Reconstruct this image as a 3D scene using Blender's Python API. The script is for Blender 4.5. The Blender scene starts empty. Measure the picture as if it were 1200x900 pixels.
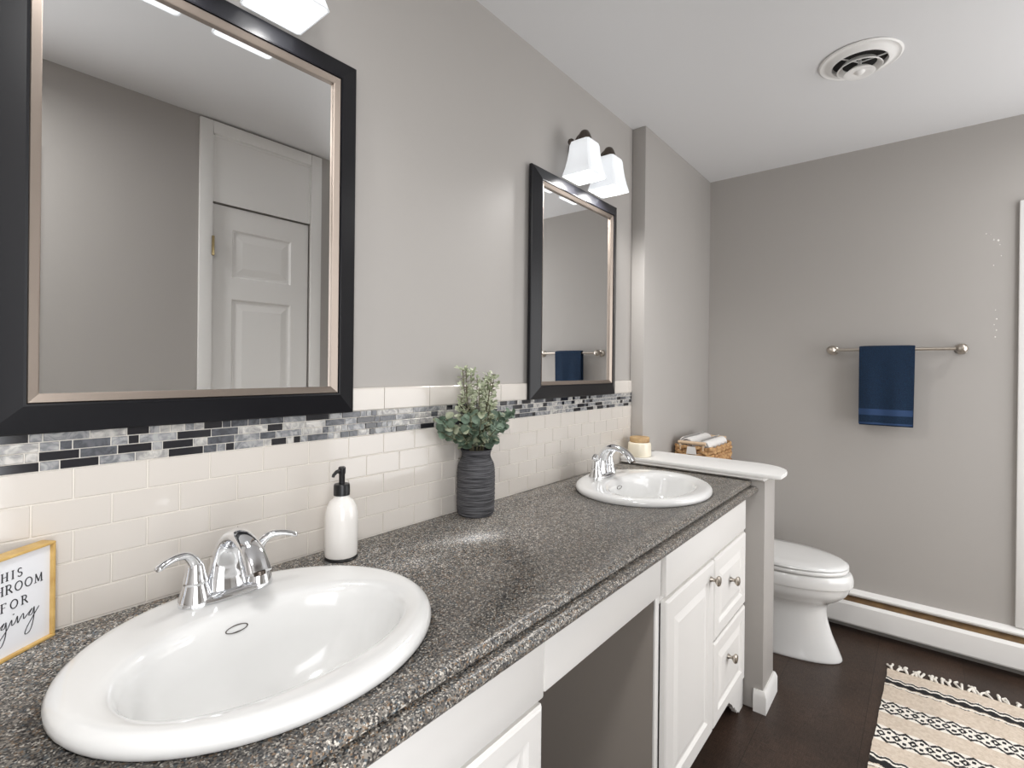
import bpy, bmesh, math, random
from mathutils import Vector, Matrix

sc = bpy.context.scene
C = sc.collection
# ------------------------------------------------------------------ camera
cam_d = bpy.data.cameras.new('camera')
cam = bpy.data.objects.new('camera', cam_d); C.objects.link(cam)
sc.camera = cam
CAMP = Vector((0.0, -1.08, 1.309))
yaw, pit, rol = 0.6846, -0.000523, 0.0105078
Fv = Vector((math.cos(yaw)*math.cos(pit), math.sin(yaw)*math.cos(pit), math.sin(pit)))
Rv = Vector((math.sin(yaw), -math.cos(yaw), 0))
Uv = Rv.cross(Fv)
cr, sr = math.cos(rol), math.sin(rol)
R2 = cr*Rv + sr*Uv; U2 = -sr*Rv + cr*Uv
cam.matrix_world = Matrix(((R2.x, U2.x, -Fv.x, CAMP.x), (R2.y, U2.y, -Fv.y, CAMP.y), (R2.z, U2.z, -Fv.z, CAMP.z), (0, 0, 0, 1)))
cam_d.sensor_width = 36
cam_d.lens = 593.485/1200*36
cam_d.shift_x = (600-600.61)/1200
cam_d.shift_y = (431.52-450)/1200
cam_d.clip_start = 0.02

# ------------------------------------------------------------------ world, light, exposure
sc.view_settings.view_transform = 'Standard'
sc.view_settings.look = 'None'
sc.view_settings.exposure = 0.72
sc.view_settings.gamma = 1
sc.view_settings.use_curve_mapping = False
sc.cycles.max_bounces = 10
sc.cycles.diffuse_bounces = 6
sc.cycles.glossy_bounces = 6
sc.cycles.sample_clamp_indirect = 4
sc.cycles.caustics_reflective = False
w = bpy.data.worlds.new('world'); sc.world = w; w.use_nodes = True
w.node_tree.nodes['Background'].inputs[0].default_value = (0.95, 0.97, 1.0, 1)
w.node_tree.nodes['Background'].inputs[1].default_value = 1.0
BULB_W = 0.9          # each vanity bulb
DOOR_FILL_W = 9.6         # added fill light through the made-up doorway behind the camera
CEIL_W = 9.0          # added flush ceiling lamp near the doorway, out of view
NOOK_W = 3.0  # added ceiling lamp in the unseen nook
NOOK_FILL_W = 19.0  # added soft fill from the nook's back wall, no window there

# ------------------------------------------------------------------ helpers
def srgb(r, g, b):
    def f(c):
        c /= 255
        return c/12.92 if c <= .04045 else ((c+.055)/1.055)**2.4
    return (f(r), f(g), f(b), 1)

def mat(name, col, rough=.5, metal=0, bump=None, spec=None, coat=0, emis=None, noise=None, trans=0, ior=None):
    m = bpy.data.materials.new(name); m.use_nodes = True
    nt = m.node_tree; b = nt.nodes['Principled BSDF']
    b.inputs['Base Color'].default_value = col
    b.inputs['Roughness'].default_value = rough
    b.inputs['Metallic'].default_value = metal
    if spec is not None: b.inputs['Specular IOR Level'].default_value = spec
    if coat: b.inputs['Coat Weight'].default_value = coat; b.inputs['Coat Roughness'].default_value = .06
    if trans: b.inputs['Transmission Weight'].default_value = trans
    if ior: b.inputs['IOR'].default_value = ior
    if emis: b.inputs['Emission Color'].default_value = emis[0]; b.inputs['Emission Strength'].default_value = emis[1]
    tc = nt.nodes.new('ShaderNodeTexCoord')
    if bump:
        n = nt.nodes.new('ShaderNodeTexNoise'); n.inputs['Scale'].default_value = bump[0]; n.inputs['Detail'].default_value = 4
        bp = nt.nodes.new('ShaderNodeBump'); bp.inputs['Strength'].default_value = bump[1]; bp.inputs['Distance'].default_value = bump[2] if len(bump) > 2 else .002
        nt.links.new(tc.outputs['Object'], n.inputs['Vector'])
        nt.links.new(n.outputs['Fac'], bp.inputs['Height']); nt.links.new(bp.outputs['Normal'], b.inputs['Normal'])
    if noise:     # (scale, colour2, amount)
        n = nt.nodes.new('ShaderNodeTexNoise'); n.inputs['Scale'].default_value = noise[0]; n.inputs['Detail'].default_value = 5
        r = nt.nodes.new('ShaderNodeValToRGB')
        r.color_ramp.elements[0].position = .35; r.color_ramp.elements[1].position = .65
        r.color_ramp.elements[0].color = col; r.color_ramp.elements[1].color = noise[1]
        nt.links.new(tc.outputs['Object'], n.inputs['Vector']); nt.links.new(n.outputs['Fac'], r.inputs['Fac'])
        nt.links.new(r.outputs['Color'], b.inputs['Base Color'])
    return m

def granite():
    m = mat('speckled_laminate', srgb(90, 84, 80), .36, spec=.5)
    nt = m.node_tree; b = nt.nodes['Principled BSDF']
    tc = nt.nodes.new('ShaderNodeTexCoord')
    v = nt.nodes.new('ShaderNodeTexVoronoi'); v.inputs['Scale'].default_value = 440
    nt.links.new(tc.outputs['Object'], v.inputs['Vector'])
    sep = nt.nodes.new('ShaderNodeSeparateColor'); nt.links.new(v.outputs['Color'], sep.inputs[0])
    r = nt.nodes.new('ShaderNodeValToRGB'); e = r.color_ramp; e.interpolation = 'CONSTANT'
    cols = [(0, srgb(50, 49, 50)), (.24, srgb(92, 90, 88)), (.45, srgb(122, 117, 110)), (.64, srgb(152, 146, 138)), (.79, srgb(140, 116, 92)), (.86, srgb(208, 203, 194)), (.95, srgb(96, 108, 116))]
    e.elements[0].position = 0; e.elements[0].color = cols[0][1]
    e.elements[1].position = cols[1][0]; e.elements[1].color = cols[1][1]
    for p, c in cols[2:]:
        k = e.elements.new(p); k.color = c
    nt.links.new(sep.outputs[0], r.inputs[0])
    n = nt.nodes.new('ShaderNodeTexNoise'); n.inputs['Scale'].default_value = 60; n.inputs['Detail'].default_value = 3
    nt.links.new(tc.outputs['Object'], n.inputs['Vector'])
    mx = nt.nodes.new('ShaderNodeMix'); mx.data_type = 'RGBA'; mx.blend_type = 'MULTIPLY'; mx.inputs[0].default_value = .5
    r2 = nt.nodes.new('ShaderNodeValToRGB'); r2.color_ramp.elements[0].position = .4; r2.color_ramp.elements[1].position = .6
    r2.color_ramp.elements[0].color = (.6, .6, .6, 1); r2.color_ramp.elements[1].color = (1, 1, 1, 1)
    nt.links.new(n.outputs['Fac'], r2.inputs[0])
    nt.links.new(r.outputs[0], mx.inputs['A']); nt.links.new(r2.outputs[0], mx.inputs['B'])
    nt.links.new(mx.outputs['Result'], b.inputs['Base Color'])
    bp = nt.nodes.new('ShaderNodeBump'); bp.inputs['Strength'].default_value = .12; bp.inputs['Distance'].default_value = .0006
    nt.links.new(sep.outputs[1], bp.inputs['Height']); nt.links.new(bp.outputs['Normal'], b.inputs['Normal'])
    return m

def floor_mat():
    m = mat('dark_brown_vinyl', srgb(70, 58, 52), .42, spec=.4)
    nt = m.node_tree; b = nt.nodes['Principled BSDF']
    tc = nt.nodes.new('ShaderNodeTexCoord')
    mp1 = nt.nodes.new('ShaderNodeMapping'); mp1.inputs['Scale'].default_value = (30, 500, 1)
    mp2 = nt.nodes.new('ShaderNodeMapping'); mp2.inputs['Scale'].default_value = (500, 30, 1)
    ns = []
    for mp in (mp1, mp2):
        nt.links.new(tc.outputs['Object'], mp.inputs[0])
        n = nt.nodes.new('ShaderNodeTexNoise'); n.inputs['Scale'].default_value = 1; n.inputs['Detail'].default_value = 2
        nt.links.new(mp.outputs[0], n.inputs['Vector']); ns.append(n)
    ad = nt.nodes.new('ShaderNodeMath'); ad.operation = 'ADD'
    nt.links.new(ns[0].outputs['Fac'], ad.inputs[0]); nt.links.new(ns[1].outputs['Fac'], ad.inputs[1])
    r = nt.nodes.new('ShaderNodeValToRGB'); r.color_ramp.elements[0].position = .35; r.color_ramp.elements[1].position = .72
    hf = nt.nodes.new('ShaderNodeMath'); hf.operation = 'MULTIPLY'; hf.inputs[1].default_value = .5
    nt.links.new(ad.outputs[0], hf.inputs[0]); nt.links.new(hf.outputs[0], r.inputs[0])
    r.color_ramp.elements[0].color = srgb(42, 33, 28); r.color_ramp.elements[1].color = srgb(90, 72, 62)
    br = nt.nodes.new('ShaderNodeTexBrick'); br.inputs['Scale'].default_value = 1
    br.inputs['Brick Width'].default_value = .9; br.inputs['Row Height'].default_value = .305; br.inputs['Mortar Size'].default_value = .0012
    br.inputs['Color1'].default_value = (1, 1, 1, 1); br.inputs['Color2'].default_value = (.85, .85, .85, 1); br.inputs['Mortar'].default_value = (.35, .33, .3, 1)
    nt.links.new(tc.outputs['Object'], br.inputs['Vector'])
    big = nt.nodes.new('ShaderNodeTexNoise'); big.inputs['Scale'].default_value = 5; big.inputs['Detail'].default_value = 6
    nt.links.new(tc.outputs['Object'], big.inputs['Vector'])
    rb = nt.nodes.new('ShaderNodeValToRGB'); rb.color_ramp.elements[0].color = (.7, .68, .66, 1); rb.color_ramp.elements[1].color = (1.15, 1.1, 1.05, 1)
    rb.color_ramp.elements[0].position = .3; rb.color_ramp.elements[1].position = .7
    nt.links.new(big.outputs['Fac'], rb.inputs[0])
    m1 = nt.nodes.new('ShaderNodeMix'); m1.data_type = 'RGBA'; m1.blend_type = 'MULTIPLY'; m1.inputs[0].default_value = 1
    m2 = nt.nodes.new('ShaderNodeMix'); m2.data_type = 'RGBA'; m2.blend_type = 'MULTIPLY'; m2.inputs[0].default_value = 1
    nt.links.new(r.outputs[0], m1.inputs['A']); nt.links.new(br.outputs['Color'], m1.inputs['B'])
    nt.links.new(m1.outputs['Result'], m2.inputs['A']); nt.links.new(rb.outputs[0], m2.inputs['B'])
    nt.links.new(m2.outputs['Result'], b.inputs['Base Color'])
    bp = nt.nodes.new('ShaderNodeBump'); bp.inputs['Strength'].default_value = .35; bp.inputs['Distance'].default_value = .001
    nt.links.new(ad.outputs[0], bp.inputs['Height']); nt.links.new(bp.outputs['Normal'], b.inputs['Normal'])
    return m

def marble_mat(name, a, bcol):
    m = mat(name, a, .2, spec=.5)
    nt = m.node_tree; b = nt.nodes['Principled BSDF']
    tc = nt.nodes.new('ShaderNodeTexCoord')
    n = nt.nodes.new('ShaderNodeTexNoise'); n.inputs['Scale'].default_value = 35; n.inputs['Detail'].default_value = 6; n.inputs['Distortion'].default_value = 2.5
    r = nt.nodes.new('ShaderNodeValToRGB'); r.color_ramp.elements[0].position = .38; r.color_ramp.elements[1].position = .62
    r.color_ramp.elements[0].color = a; r.color_ramp.elements[1].color = bcol
    nt.links.new(tc.outputs['Object'], n.inputs['Vector']); nt.links.new(n.outputs['Fac'], r.inputs[0]); nt.links.new(r.outputs[0], b.inputs['Base Color'])
    return m

M = {}
M['wall'] = mat('taupe_wall_paint', srgb(172, 168, 164), .55, bump=(120, .12, .0008))
M['ceiling'] = mat('white_ceiling_paint', srgb(222, 222, 223), .6, bump=(60, .1, .001))
M['trim'] = mat('white_trim_paint', srgb(236, 235, 233), .4, bump=(30, .08, .001))
M['cab'] = mat('white_cabinet_paint', srgb(236, 234, 231), .38, bump=(25, .12, .001))
M['cab_side'] = mat('taupe_cabinet_paint', srgb(160, 152, 144), .5)
M['floor'] = floor_mat()
M['granite'] = granite()
M['porcelain'] = mat('white_porcelain', srgb(228, 228, 227), .12, spec=.5, coat=.5)
M['chrome'] = mat('chrome', (.82, .83, .85, 1), .07, 1)
M['nickel'] = mat('brushed_nickel', srgb(190, 182, 172), .28, 1)
M['pewter'] = mat('dark_pewter', srgb(98, 90, 84), .35, 1)
M['tile'] = mat('cream_glazed_tile', srgb(210, 204, 197), .1, spec=.5, bump=(9, .25, .003))
M['grout'] = mat('white_grout', srgb(226, 221, 213), .8)
M['m_black'] = mat('black_glass_tile', srgb(38, 38, 42), .08, spec=.6)
M['m_dark'] = marble_mat('slate_grey_tile', srgb(70, 72, 77), srgb(98, 100, 105))
M['m_mid'] = marble_mat('grey_marble_tile', srgb(116, 118, 122), srgb(168, 168, 168))
M['m_light'] = marble_mat('pale_marble_tile', srgb(146, 145, 144), srgb(200, 197, 192))
M['frame'] = mat('black_satin_frame', srgb(20, 20, 24), .3, spec=.28)
M['champ'] = mat('champagne_metal', srgb(150, 139, 130), .42, 1, bump=(200, .15, .0005))
M['mirror'] = mat('mirror_glass', (.93, .935, .935, 1), .005, 1)
M['gap'] = mat('dark_gap', srgb(22, 19, 17), .8)
M['rust'] = mat('dusty_brown_metal', srgb(122, 96, 62), .7, noise=(25, srgb(98, 76, 52)))
M['brass'] = mat('aged_brass', srgb(168, 150, 112), .35, 1)
M['black_pl'] = mat('black_plastic', srgb(20, 20, 22), .35)
M['bottle'] = mat('milky_white_glass', srgb(236, 233, 229), .18, coat=.4)
M['gold'] = mat('gold_painted_wood', srgb(214, 180, 112), .4, bump=(60, .2, .001), noise=(40, srgb(190, 152, 86)))
M['paper'] = mat('white_sign_board', srgb(232, 233, 237), .6)
M['ink'] = mat('dark_ink', srgb(48, 48, 52), .6)
M['wax'] = mat('cream_wax', srgb(240, 232, 212), .4, coat=.6)
M['wood'] = mat('light_wood', srgb(198, 168, 124), .55, noise=(30, srgb(168, 134, 92)))
M['wicker'] = mat('water_hyacinth', srgb(206, 168, 120), .75, bump=(160, .5, .002), noise=(70, srgb(150, 106, 66)))
M['rod'] = mat('pale_bamboo_rod', srgb(212, 186, 156), .5)
M['white_cloth'] = mat('white_terry', srgb(236, 234, 232), .9, bump=(420, .6, .002))
M['navy'] = mat('navy_terry', srgb(16, 50, 80), .95, bump=(420, 1.0, .006), noise=(260, srgb(8, 32, 58)))
M['navy_band'] = mat('navy_woven_band', srgb(30, 60, 100), .7, bump=(300, .3, .001))
M['dust_white'] = mat('white_plaster_chip', srgb(236, 234, 230), .8)
M['leaf_dark'] = mat('eucalyptus_leaf_green', srgb(84, 104, 88), .55, noise=(60, srgb(124, 142, 124)))
M['leaf_pale'] = mat('eucalyptus_leaf_pale', srgb(158, 168, 138), .55, noise=(60, srgb(192, 196, 172)))
M['stem'] = mat('plant_stem', srgb(96, 92, 70), .7)
M['rug_base'] = mat('rug_natural_wool', srgb(222, 208, 192), .95, bump=(260, .8, .003), noise=(90, srgb(206, 190, 172)))
M['rug_white'] = mat('rug_white_wool', srgb(240, 235, 226), .95, bump=(260, .8, .003))
M['rug_black'] = mat('rug_black_wool', srgb(30, 29, 31), .95, bump=(260, .8, .003))

def vase_mat():
    m = mat('charcoal_ribbed_ceramic', srgb(74, 74, 78), .65)
    nt = m.node_tree; b = nt.nodes['Principled BSDF']
    tc = nt.nodes.new('ShaderNodeTexCoord'); mp = nt.nodes.new('ShaderNodeMapping'); mp.inputs['Scale'].default_value = (7, 7, 230)
    n = nt.nodes.new('ShaderNodeTexNoise'); n.inputs['Scale'].default_value = 2.2; n.inputs['Detail'].default_value = 5
    nt.links.new(tc.outputs['Object'], mp.inputs[0]); nt.links.new(mp.outputs[0], n.inputs['Vector'])
    r = nt.nodes.new('ShaderNodeValToRGB'); r.color_ramp.elements[0].position = .4; r.color_ramp.elements[1].position = .62
    r.color_ramp.elements[0].color = srgb(40, 40, 44); r.color_ramp.elements[1].color = srgb(104, 104, 108)
    nt.links.new(n.outputs['Fac'], r.inputs[0]); nt.links.new(r.outputs[0], b.inputs['Base Color'])
    bp = nt.nodes.new('ShaderNodeBump'); bp.inputs['Strength'].default_value = .9; bp.inputs['Distance'].default_value = .004
    nt.links.new(n.outputs['Fac'], bp.inputs['Height']); nt.links.new(bp.outputs['Normal'], b.inputs['Normal'])
    return m
M['vase'] = vase_mat()

def shade_mat():
    m = bpy.data.materials.new('frosted_lamp_glass'); m.use_nodes = True; nt = m.node_tree
    out = nt.nodes['Material Output']; b = nt.nodes['Principled BSDF']
    b.inputs['Base Color'].default_value = (.72, .735, .75, 1); b.inputs['Roughness'].default_value = .3
    b.inputs['Emission Color'].default_value = (.97, .985, 1, 1); b.inputs['Emission Strength'].default_value = .22
    t = nt.nodes.new('ShaderNodeBsdfTranslucent'); t.inputs[0].default_value = (.95, .96, .98, 1)
    mx = nt.nodes.new('ShaderNodeMixShader'); mx.inputs[0].default_value = .2
    nt.links.new(b.outputs[0], mx.inputs[1]); nt.links.new(t.outputs[0], mx.inputs[2]); nt.links.new(mx.outputs[0], out.inputs[0])
    return m
M['shade'] = shade_mat()
M['bulb'] = mat('glowing_bulb', (1, 1, 1, 1), .5, emis=((1, .98, .95, 1), 2))

def absloc(o):
    v = Vector((0, 0, 0))
    while o is not None:
        v += o.location; o = o.parent
    return v

def obj(name, bm, m, parent=None, smooth=True, ang=38, recalc=True):
    """link the bmesh (built in world coordinates) as ONE mesh object"""
    if recalc: bmesh.ops.recalc_face_normals(bm, faces=bm.faces)
    if parent is not None:
        v = absloc(parent); bmesh.ops.translate(bm, verts=bm.verts, vec=-v)
    if smooth:
        for f in bm.faces: f.smooth = True
        for e in bm.edges:
            if len(e.link_faces) == 2 and e.calc_face_angle(0) > math.radians(ang): e.smooth = False
    me = bpy.data.meshes.new(name); bm.to_mesh(me); bm.free()
    for mm in (m if isinstance(m, (list, tuple)) else [m]): me.materials.append(mm)
    o = bpy.data.objects.new(name, me); C.objects.link(o)
    if parent is not None: o.parent = parent
    return o

def tag(o, label, cat, group=None):
    o['label'] = label; o['category'] = cat
    if group: o['group'] = group
    return o

def thing(name, label, cat, loc, group=None):
    o = bpy.data.objects.new(name, None); C.objects.link(o); o.location = loc; o.empty_display_size = .05
    return tag(o, label, cat, group)

def struct(name, bm, m, parent=None, **k):
    o = obj(name, bm, m, parent, **k)
    if parent is None: o['kind'] = 'structure'
    return o

def copy_tree(o, parent=None):
    c = o.copy(); C.objects.link(c)
    if parent is not None: c.parent = parent
    for ch in list(o.children): copy_tree(ch, c)
    return c

def nb(): return bmesh.new()

def box(bm, x0, x1, y0, y1, z0, z1, bev=0, seg=2, mi=0):
    r = bmesh.ops.create_cube(bm, size=1)
    vs = r['verts']
    for v in vs:
        v.co = Vector(((x0+x1)/2+v.co.x*(x1-x0), (y0+y1)/2+v.co.y*(y1-y0), (z0+z1)/2+v.co.z*(z1-z0)))
    fs = set(f for v in vs for f in v.link_faces)
    for f in fs: f.material_index = mi
    if bev:
        es = list(set(e for v in vs for e in v.link_edges))
        bmesh.ops.bevel(bm, geom=es, offset=bev, segments=seg, profile=.5, affect='EDGES')

def bx(x0, x1, y0, y1, z0, z1, bev=0, seg=2):
    bm = nb(); box(bm, x0, x1, y0, y1, z0, z1, bev, seg); return bm

def loft(bm, rings, cap0=True, cap1=True, mi=0, closed=True):
    R = [[bm.verts.new(p) for p in r] for r in rings]
    n = len(R[0]); last = n if closed else n-1
    for a, b in zip(R, R[1:]):
        for i in range(last):
            j = (i+1) % n
            f = bm.faces.new((a[i], a[j], b[j], b[i])); f.material_index = mi
    if cap0: bm.faces.new(R[0][::-1]).material_index = mi
    if cap1: bm.faces.new(R[-1]).material_index = mi
    return R

def circ(cx, cy, z, a, b=None, n=48, p=2.0):
    b = a if b is None else b
    out = []
    for i in range(n):
        t = 2*math.pi*i/n; c, s = math.cos(t), math.sin(t)
        out.append((cx+a*math.copysign(abs(c)**(2/p), c), cy+b*math.copysign(abs(s)**(2/p), s), z))
    return out

def lathe(bm, cx, cy, prof, n=40, cap0=True, cap1=True, mi=0):
    loft(bm, [circ(cx, cy, z, r, n=n) for r, z in prof], cap0, cap1, mi)

def tube(bm, pts, rad, n=14, up=(0, 0, 1), caps=True, mi=0):
    """sweep an ellipse (ru sideways, rv along the other normal) along pts"""
    P = [Vector(p) for p in pts]; rings = []
    prev = None
    for i, p in enumerate(P):
        t = (P[min(i+1, len(P)-1)]-P[max(i-1, 0)]).normalized()
        if prev is None:
            u = t.cross(Vector(up))
            if u.length < 1e-3: u = t.cross(Vector((1, 0, 0)))
            u.normalize()
        else:
            u = (prev - t*prev.dot(t)).normalized()
        prev = u; v = t.cross(u)
        r = rad[i] if isinstance(rad, (list, tuple)) else rad
        ru, rv = r if isinstance(r, tuple) else (r, r)
        rings.append([p+u*ru*math.cos(2*math.pi*k/n)+v*rv*math.sin(2*math.pi*k/n) for k in range(n)])
    loft(bm, rings, caps, caps, mi)

def smoothpath(pts, k=6):
    """Catmull-Rom through tuples of any length"""
    out = []; n = len(pts)
    for i in range(n-1):
        p0, p1, p2, p3 = pts[max(i-1, 0)], pts[i], pts[i+1], pts[min(i+2, n-1)]
        for j in range(k):
            t = j/k
            out.append(tuple(.5*((2*b)+(-a+c)*t+(2*a-5*b+4*c-d)*t*t+(-a+3*b-3*c+d)*t**3) for a, b, c, d in zip(p0, p1, p2, p3)))
    out.append(tuple(pts[-1])); return out

def extrude_x(bm, prof, x0, x1, mi=0):
    loft(bm, [[(x0, y, z) for y, z in prof], [(x1, y, z) for y, z in prof]], mi=mi)
def extrude_y(bm, prof, y0, y1, mi=0):
    loft(bm, [[(x, y0, z) for x, z in prof], [(x, y1, z) for x, z in prof]], mi=mi)
def extrude_z(bm, prof, z0, z1, mi=0):
    loft(bm, [[(x, y, z0) for x, y in prof], [(x, y, z1) for x, y in prof]], mi=mi)

# ------------------------------------------------------------------ dimensions
ZC, ZK, XS, XF, PR = 2.438, .882, 2.20, 3.11, .067
XN, YO, YN, XNK = -.62, -1.511, -2.45, 1.56     # near wall, opposite wall, made-up far nook widened for fill light
T = .1
# ------------------------------------------------------------------ room shell
struct('floor', bx(XN-T, XF+T, YN-T, T, -.05, 0), M['floor'])
struct('ceiling', bx(XN-T, XF+T, YN-T, T, ZC, ZC+.08), M['ceiling'])
struct('wall_left', bx(XN-T, XF+T, 0, T, 0, ZC), M['wall'])
struct('wall_alcove', bx(XS, XF, -PR, -.0005, 0, ZC, .003), M['wall'])
struct('wall_far', bx(XF, XF+T, YN, 0, 0, ZC), M['wall'])
struct('wall_added_nook', bx(XNK, XF, YN-T, YN, 0, ZC), M['wall'])  # unseen nook, made up to give the fill light room
bm = nb()          # opposite wall, ends at the made-up nook; closet opening, plus a doorway added for light
box(bm, XN, -.52, YO-T, YO, 0, ZC); box(bm, -.52, .28, YO-T, YO, 2.06, ZC); box(bm, .28, .92, YO-T, YO, 0, ZC); box(bm, 1.405, XNK, YO-T, YO, 0, ZC); box(bm, .92, 1.405, YO-T, YO, 2.062, ZC)
box(bm, .92, 1.405, YO-T, YO-.06, 0, 2.062)
struct('wall_right', bm, M['wall'])
struct('wall_return', bx(XNK-T, XNK, YN-T, YO-T, 0, ZC), M['wall'])  # unseen side wall of the made-up nook
struct('wall_near', bx(XN-T, XN, YO-T, 0, 0, ZC), M['wall'])
bm = nb()          # casing of the made-up doorway that lets fill light in
for a0, a1, b0, b1 in ((-.585, -.52, 0, 2.06), (.28, .33, 0, 2.06), (-.585, .33, 2.061, 2.125)): box(bm, a0, a1, YO+.0005, YO+.014, b0, b1, .003)
struct('trim_3', bm, M['trim'])
# half wall between vanity and toilet
XP0, XP1, YP = 2.116, 2.28, -.607
struct('wall_partition', bx(XP0, XP1, YP, 0, 0, .884, .004), M['wall'])
def base_prof(t=.013, h=.084): return [(0, 0), (-t, 0), (-t, h-.02), (-t+.004, h-.008), (-t+.008, h), (0, h)]
bm = nb()
tt = .014
prof = [(0, 0), (tt, 0), (tt, .062), (tt-.004, .074), (tt-.008, .082), (0, .082)]
rings = []
for o_, z in prof:
    rings.append([(XP0-o_, -.575, z), (XP0-o_, YP-o_, z), (XP1+o_, YP-o_, z), (XP1+o_, -PR, z)])
loft(bm, rings, False, False, closed=False)
struct('baseboard_partition', bm, M['trim'])
bm = nb(); y0 = YO
for a, b in ((.33, .868), (1.46, XNK)):
    extrude_x(bm, [(y0, 0), (y0+.013, 0), (y0+.013, .085), (y0+.006, .1), (y0, .1)], a, b)
struct('baseboard_right', bm, M['trim'])

# closet door seen in the big mirror
d1 = nb()
def panel_door(bm, x0, x1, z0, z1, y, panels, s=1, t=.035):
    """door slab whose face looks towards +y*s; raised panels"""
    # slab as stiles and rails
    xs = sorted(set([x0, x1]+[p[0] for p in panels]+[p[1] for p in panels]))
    yf, ybk = y, y-s*t
    px0, px1 = panels[0][0], panels[0][1]
    box(bm, x0, px0, min(yf, ybk), max(yf, ybk), z0, z1); box(bm, px1, x1, min(yf, ybk), max(yf, ybk), z0, z1)
    zz = sorted([(p[2], p[3]) for p in panels]); cur = z0
    for a, b in zz+[(z1, z1)]:
        if a > cur: box(bm, px0, px1, min(yf, ybk), max(yf, ybk), cur, a)
        cur = b
    for p in panels:
        a0, a1, b0, b1 = p
        def ring(o_, dy): return [(a0+o_, y-s*dy, b0+o_), (a1-o_, y-s*dy, b0+o_), (a1-o_, y-s*dy, b1-o_), (a0+o_, y-s*dy, b1-o_)]
        loft(bm, [ring(0, 0), ring(.008, .010), ring(.018, .010), ring(.05, .003)], False, True)
panel_door(d1, .926, 1.399, .012, 2.056, YO-.012, [(1.018, 1.307, 1.725, 1.95), (1.018, 1.307, 1.02, 1.622), (1.018, 1.307, .22, .9)], s=1)
door1 = struct('door_1', d1, M['trim'], smooth=True, ang=12)
obj('door_hinge', bx(.919, .930, YO-.012, YO+.022, 1.81, 1.9, .002), M['brass'], door1)
obj('door_hinge', bx(.919, .930, YO-.012, YO+.022, .28, .37, .002), M['brass'], door1)
bm = nb(); lathe(bm, 0, 0, [(.012, 0), (.012, .03), (.026, .045), (.028, .06), (.02, .07)], 20)
bmesh.ops.rotate(bm, verts=bm.verts, cent=(0, 0, 0), matrix=Matrix.Rotation(-math.pi/2, 3, 'X')); bmesh.ops.translate(bm, verts=bm.verts, vec=(1.365, YO-.012, .95))
obj('door_knob', bm, M['nickel'], door1)
bm = nb()
cy = YO+.016
for a0, a1, b0, b1 in ((.868, .924, 0, 2.428), (1.401, 1.46, 0, 2.428), (.924, 1.401, 2.372, 2.428)):
    box(bm, a0, a1, YO, cy, b0, b1, .004)
box(bm, .924, 1.401, YO-.004, YO+.004, 2.062, 2.372)       # fixed board over the door
for a0, a1, b0, b1 in ((.924, .934, 2.062, 2.372), (1.391, 1.401, 2.062, 2.372), (.924, 1.401, 2.36, 2.372)): box(bm, a0, a1, YO, YO+.01, b0, b1, .003)
struct('trim_1', bm, M['trim'])
# casing of the doorway at the right edge of the far wall
bm = nb()
for a0, a1, b0, b1 in ((-1.46, -1.39, .206, 2.06), (-2.34, -2.27, .206, 2.06), (-2.27, -1.46, 1.99, 2.06)):
    box(bm, XF-.018, XF, a0, a1, b0, b1, .004)
struct('trim_2', bm, M['trim'])
d2 = nb()
panel_door(d2, 1.463, 2.267, .21, 1.988, 0, [(1.56, 2.17, 1.2, 1.85), (1.56, 2.17, .33, 1.05)], s=1, t=.015)
bmesh.ops.rotate(d2, verts=d2.verts, cent=(0, 0, 0), matrix=Matrix.Rotation(-math.pi/2, 3, 'Z'))   # x -> -y, +y -> +x
for v in d2.verts: v.co.x = XF-.0005-(v.co.x+.015)
door2 = struct('door_2', d2, M['trim'], ang=12)
# plaster chips on the far wall
bm = nb(); random.seed(4)
for (yy, zz, r) in [(-1.31, 1.905, .0035), (-1.30, 1.93, .002), (-1.325, 1.90, .004), (-1.285, 1.935, .0025), (-1.33, 1.88, .002), (-1.335, 1.83, .002), (-1.31, 1.79, .0025), (-1.318, 1.59, .002), (-1.322, 1.55, .0028), (-1.314, 1.525, .002), (-1.321, 1.50, .003), (-1.318, 1.47, .003)]:
    loft(bm, [[(XF-.0002, yy+r*math.cos(t)*random.uniform(.7, 1.2), zz+r*math.sin(t)*1.2) for t in [k*math.pi/4 for k in range(8)]],
              [(XF-.0015, yy+.6*r*math.cos(t), zz+.6*r*math.sin(t)) for t in [k*math.pi/4 for k in range(8)]]])
obj('plaster_chips', bm, M['dust_white'], bpy.data.objects['wall_far'])

# ------------------------------------------------------------------ added fill lights and ceiling lamps, all out of view
def area(name, loc, rot, sx, sy, e, col=(1, 1, 1)):
    l = bpy.data.lights.new(name, 'AREA'); l.shape = 'RECTANGLE'; l.size = sx; l.size_y = sy; l.energy = e; l.color = col
    o = bpy.data.objects.new(name, l); C.objects.link(o); o.location = loc; o.rotation_euler = rot; return o
area('doorway_fill', (-.12, YO-.16, 1.08), (math.pi/2, 0, 0), .76, 1.9, DOOR_FILL_W, (.985, .99, 1))  # added fill light just outside the made-up doorway

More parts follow.
